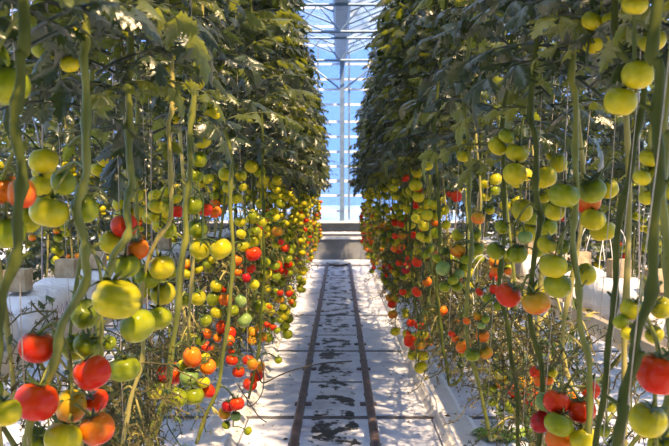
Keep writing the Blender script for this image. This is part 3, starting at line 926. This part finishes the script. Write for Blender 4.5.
photo_plant(4.3, [(262, 120), (262, 180), (264, 240), (262, 300), (258, 350), (248, 400)],
  [[(254, 213, 9, 'y'), (260, 204, 10, 'y'), (268, 215, 10, 'g'), (276, 218, 9, 'y')],
   [(277, 231, 11, 'm'), (268, 228, 10, 'y'), (276, 245, 9, 'y'), (288, 259, 9, 'g'), (285, 248, 9, 'r'), (281, 242, 7, 'r')],
   [(275, 266, 11, 'g'), (276, 277, 10, 'g'), (266, 272, 9, 'y')],
   [(280, 293, 7, 'r'), (289, 294, 7, 'r'), (280, 300, 9, 'm'), (283, 307, 8, 'y'), (280, 313, 7, 'y'), (287, 313, 7, 'y'), (269, 307, 6, 'o')],
   [(267, 325, 7, 'r'), (273, 328, 7, 'r'), (277, 331, 7, 'g')], [(278, 361, 8, 'g')]],
  'tomato plant with one small green fruit dangling lowest above the black hose', .008, 'stemdark', FOL[1], nbare=7, folx=-.1, folz=1.72)

photo_plant(1.2, [(658, -30), (655, 70), (657, 140), (656, 200), (650, 290), (636, 345), (629, 390), (618, 446)],
  [[(634, 76, 32, 'y', 'round'), (620, 101, 33, 'y', 'round'), (650, 42, 27, 'y'), (632, 6, 26, 'y')],
   [(648, 158, 22, 'y', 'flat'), (653, 176, 22, 'y'), (648, 197, 20, 'y'), (641, 178, 18, 'y')],
   [(632, 309, 23, 'y', 'round'), (662, 308, 23, 'y', 'round'), (629, 334, 17, 'y'), (655, 335, 19, 'y', 'flat'), (622, 322, 14, 'g')],
   [(662, 374, 47, 'r', 'round'), (650, 421, 38, 'y', 'round'), (664, 448, 30, 'y')]],
  'tomato plant with the very large red fruit above a yellow-green one, at right edge', .0095, 'stemdark', FOLNEAR[2], nbare=1, folx=.1, folz=1.85)
photo_plant(1.45, [(668, 60), (664, 140), (662, 200), (668, 280), (672, 360), (668, 446)],
  [[(668, 215, 28, 'y'), (675, 190, 26, 'y')]],
  'tomato plant cut by the right edge of the photo, behind the large red fruit', .0085, 'stem', FOLNEAR[0], nbare=1, folx=.1, folz=1.75)
photo_plant(1.6, [(612, -20), (640, 80), (633, 150), (620, 215), (614, 300), (608, 370), (599, 446)],
  [[(590, 22, 21, 'y', 'round'), (606, 22, 18, 'y'), (596, 43, 28, 'y', 'flat')], [(612, 408, 11, 'y'), (606, 432, 12, 'g', 'plum')]],
  'tomato plant with a straight dark green stem and bright yellow fruit at its top', .0075, 'stemdark', FOLNEAR[1], nbare=2, folx=.15, folz=1.8)
photo_plant(1.95, [(575, 20), (573, 100), (576, 180), (573, 230), (578, 290), (584, 340), (592, 380), (588, 446)],
  [[(563, 195, 31, 'g', 'flat'), (591, 190, 28, 'g', 'round')],
   [(547, 244, 20, 'y', 'round'), (562, 247, 15, 'g'), (552, 265, 28, 'y', 'round'), (559, 286, 29, 'g', 'flat'), (567, 266, 12, 'g'), (586, 274, 20, 'y', 'plum')],
   [(558, 403, 27, 'r', 'round'), (583, 411, 28, 'r', 'round'), (542, 423, 21, 'd', 'plum'), (546, 403, 20, 't'), (560, 425, 30, 'g', 'flat'), (592, 391, 19, 'r'), (560, 441, 27, 'o', 'round'), (586, 441, 29, 'y', 'round'), (573, 399, 13, 'o')]],
  'tomato plant with two whitish green fruit side by side and two round red ones below', .0085, 'stem', FOLNEAR[0], nbare=4, folx=.12, folz=1.76)
photo_plant(2.15, [(533, 60), (534, 140), (537, 200), (540, 226), (530, 290), (535, 340), (545, 385), (540, 446)],
  [[(544, 177, 25, 'y', 'round'), (514, 174, 24, 'y', 'round'), (516, 153, 23, 'y', 'flat'), (522, 210, 21, 'y', 'plum'), (544, 196, 15, 'y'), (498, 146, 21, 'y'), (505, 136, 16, 'g')], [(558, 163, 17, 'y', 'plum'), (549, 156, 9, 'y')],
   [(496, 251, 19, 'g', 'round'), (517, 254, 21, 'g', 'round'), (525, 237, 15, 't'), (502, 227, 15, 'g'), (538, 252, 11, 'g')],
   [(509, 295, 26, 'r', 'round'), (537, 303, 29, 'm', 'flat')],
   [(536, 372, 11, 'r', 'plum'), (541, 381, 12, 'o'), (549, 381, 11, 'o'), (553, 373, 10, 'y')]],
  'tomato plant with one red and one orange fruit side by side beneath green ones', .0085, 'stemdark', FOL[2], nbare=6, folx=.2, folz=1.74)
photo_plant(2.6, [(505, 90), (502, 160), (505, 220), (500, 280), (508, 330), (516, 380), (520, 446)],
  [[(478, 218, 14, 'm'), (490, 210, 10, 'y')], [(494, 289, 9, 'r'), (480, 292, 9, 'r'), (488, 299, 11, 'g'), (499, 306, 11, 'g'), (495, 271, 10, 'o'), (508, 271, 8, 'o')],
   [(483, 336, 14, 'o', 'round'), (482, 326, 9, 't'), (473, 355, 16, 'g', 'flat'), (487, 353, 14, 'm', 'flat'), (478, 316, 10, 'm'), (486, 319, 9, 'g'), (467, 321, 8, 'o')]],
  'tomato plant in the right row with a low cluster of orange and green fruit', .008, 'stemdark', FOL[3], nbare=8, folx=.2, folz=1.72)
photo_plant(3.0, [(466, 60), (468, 150), (470, 210), (471, 260), (466, 310), (472, 360), (486, 410)],
  [[(458, 235, 14, 'y'), (458, 250, 16, 'm', 'round'), (477, 249, 15, 'g'), (476, 234, 12, 'g'), (466, 259, 13, 'g')],
   [(443, 268, 14, 't'), (459, 274, 11, 't'), (453, 280, 11, 'g'), (457, 286, 12, 'g'), (445, 287, 12, 'g'), (464, 267, 11, 'g'), (437, 258, 10, 'g'), (445, 252, 9, 'g')],
   [(463, 156, 14, 'y', 'round'), (462, 143, 11, 'y'), (469, 162, 10, 'y'), (470, 146, 10, 'y')],
   [(464, 347, 16, 'o', 'flat'), (456, 339, 9, 'o'), (452, 334, 8, 'r')],
   [(493, 404, 9, 'g')]],
  'tomato plant with a blue-green cluster at mid height and a low red-orange fruit', .0085, 'stem', FOL[4], nbare=9, folx=.2, folz=1.62)
photo_plant(3.9, [(436, 100), (437, 180), (440, 230), (437, 280), (441, 330), (446, 360)],
  [[(427, 165, 12, 'y', 'round')], [(456, 196, 11, 'r', 'plum'), (450, 194, 8, 'r')],
   [(433, 204, 12, 'y', 'round'), (427, 215, 12, 'y'), (437, 216, 11, 'y'), (444, 210, 11, 'y'), (416, 218, 11, 'y'), (446, 225, 10, 'y')],
   [(427, 238, 10, 'y'), (420, 236, 9, 'y'), (430, 248, 9, 'g')],
   [(427, 282, 10, 'o'), (417, 262, 11, 'r', 'round'), (426, 255, 8, 'g')],
   [(417, 292, 11, 'r', 'flat'), (443, 311, 10, 'o')]],
  'tomato plant with pale yellow fruit high up and two round red ones under them', .0085, 'stemdark', FOL[5], nbare=9, folx=.2, folz=1.66)
photo_plant(4.9, [(409, 130), (412, 190), (410, 240), (414, 290), (418, 318)],
  [[(405, 178, 9, 'r'), (395, 181, 7, 'y')], [(419, 191, 9, 'r'), (416, 204, 9, 'r')], [(394, 188, 9, 'y'), (396, 197, 8, 'y'), (403, 206, 8, 'y')],
   [(401, 224, 8, 'r'), (413, 235, 7, 'r'), (395, 236, 7, 'r'), (402, 235, 9, 'm'), (422, 228, 7, 'r')], [(402, 247, 8, 'o'), (394, 249, 7, 'o'), (410, 252, 7, 'g')],
   [(406, 270, 9, 'd'), (399, 263, 7, 'r'), (403, 277, 7, 'g')], [(403, 292, 8, 'r')],
   [(411, 323, 9, 'r', 'round')],
   [(410, 341, 12, 'r'), (418, 341, 10, 'r', 'round'), (425, 336, 10, 'o', 'round'), (423, 345, 9, 'o'), (431, 341, 8, 'y', 'round'), (409, 334, 6, 'r'), (413, 347, 7, 'd')]],
  'tomato plant whose red, orange and yellow lowest cluster hangs alone over the kerb', .008, 'stemdark', FOL[6], nbare=8, folx=.15)

# ================================================================== the rest of both aisle rows
def stretch(side, y):
    sw = 'left' if side < 0 else 'right'
    if y < 5.2: return 'tomato plant inside the %s row, half hidden behind the nearest vines' % sw, 'half hidden vines of the %s row' % sw
    if y < 9.5: return 'tomato plant in the middle stretch of the %s row, red fruit under dense leaves' % sw, 'middle vines of the %s row' % sw
    return 'tomato plant in the far stretch of the %s row, merging toward the end wall' % sw, 'far vines of the %s row' % sw
for side in (-1, 1):
    y = 4.75
    while y < ROW_END - .2:
        lb, gp = stretch(side, max(y, 5.3))
        nt = 5
        auto_plant(side, random.uniform(.49, .56) + (.03 if side > 0 else 0), y, lb, gp, fruit_z=(.72, 1.66), ntruss=nt, nbare=8 if y < 9 else 4)
        y += random.uniform(.36, .44) * (1 if y < 9 else 1.2)
    # inner vines standing between the aisle face and the gutter
    y = 2.1
    while y < 9:
        lb, gp = stretch(side, y)
        auto_plant(side, random.uniform(.68, .84), y, lb, gp, fruit_z=(.85, 1.6), ntruss=3 if y > 3.2 else 1, nbare=9 if y > 3.4 else 5, fol=(y > 6), barez=1.2 if y > 4.5 else .86)
        y += random.uniform(.4, .5)
# back rows seen between the near stems
for side in (-1, 1):
    sw = 'left' if side < 0 else 'right'
    y = 4.2
    while y < 18.5:
        auto_plant(side, random.uniform(1.85, 2.0), y, 'tomato plant behind the %s grow bags, seen between the near stems' % sw, 'vines behind the %s grow bags' % sw,
                   fruit_z=(1.15, 1.7), ntruss=3 if y < 10 else 0, nbare=0, old=False, folz=random.uniform(1.25, 1.45), back=True)
        y += random.uniform(.5, .62)
    y = 5.5
    while y < 18.5:
        auto_plant(side, random.uniform(2.7, 3.0), y, 'tomato plant of the dark rows far beyond the %s grow bags' % sw, 'dark rows beyond the %s bags' % sw,
                   fruit_z=(1.3, 1.7), ntruss=1, nbare=0, old=False, folz=random.uniform(.55, .8), back=True)
        y += random.uniform(.45, .6)
    y = 8.0
    while y < 19:
        auto_plant(side, random.uniform(3.9, 4.2), y, 'tomato plant of the outermost dark row beyond the %s bags' % sw, 'outermost rows beyond the %s bags' % sw,
                   ntruss=0, nbare=0, old=False, folz=random.uniform(.35, .55), back=True)
        y += random.uniform(.5, .65)

# the two rows carry on unseen behind the camera, added to cut front sky fill
for side in (-1, 1):
    mb = MB()
    for k, yy in enumerate(np.arange(-4.6, .75, .5)):
        src_me = FOLBACK[k % 4]
        v = np.array([tuple(q.co) for q in src_me.vertices]); a = k * 1.7
        R = np.array([[math.cos(a), -math.sin(a), 0], [math.sin(a), math.cos(a), 0], [0, 0, .8]])
        mb.add(v @ R.T + np.array([side * .72, yy, 1.6]), [tuple(p.vertices) for p in src_me.polygons])
        mb.tube([(side * .72, yy, .02), (side * .74, yy, 3.9)], .01, 6)
    tag(link('unseen_row_foliage', mb.mesh('unseen_row_foliage', [M['leafA']])), 'unseen tomato leaves of the crop row, added behind the camera as shade', 'foliage', kind='stuff')

# ================================================================== light, sky, camera
w = bpy.data.worlds.new('World'); SC.world = w; w.use_nodes = True
nt = w.node_tree; bg = nt.nodes['Background']
tc = N(nt, 'ShaderNodeTexCoord'); sp = N(nt, 'ShaderNodeSeparateXYZ'); nt.links.new(tc.outputs['Generated'], sp.inputs[0])
r = ramp(nt, sp.outputs['Z'], [(.0, (.62, .78, 1)), (.06, (.42, .64, 1)), (.2, (.22, .46, .95)), (.5, (.42, .60, 1)), (1, (.74, .82, 1))])
nt.links.new(r.outputs[0], bg.inputs['Color']); bg.inputs['Strength'].default_value = 1.35

sd = bpy.data.lights.new('sun', 'SUN'); sd.energy = 9.5; sd.angle = math.radians(1.2); sd.color = (1, .69, .38)
so = bpy.data.objects.new('sun', sd); COL.objects.link(so)
src = Vector((.29, -.55, 1.0)).normalized()      # towards the sun
so.rotation_euler = src.to_track_quat('Z', 'Y').to_euler()

cam = bpy.data.cameras.new('camera'); co = bpy.data.objects.new('camera', cam); COL.objects.link(co)
cam.sensor_width = 36; cam.lens = FPX * 36 / 669
co.location = (0, 0, CAMZ)
co.rotation_euler = (PI / 2 - math.atan((223 - VY) / FPX), 0, math.atan((VX - 334.5) / FPX))
cam.dof.use_dof = True; cam.dof.focus_distance = 3.0; cam.dof.aperture_fstop = 11
cam.clip_start = .05
SC.camera = co
SC.view_settings.view_transform = 'Standard'; SC.view_settings.look = 'None'
SC.view_settings.exposure = 0.45; SC.view_settings.gamma = 1; SC.view_settings.use_curve_mapping = False
SC.cycles.max_bounces = 7; SC.cycles.transparent_max_bounces = 16
SC.cycles.use_denoising = True
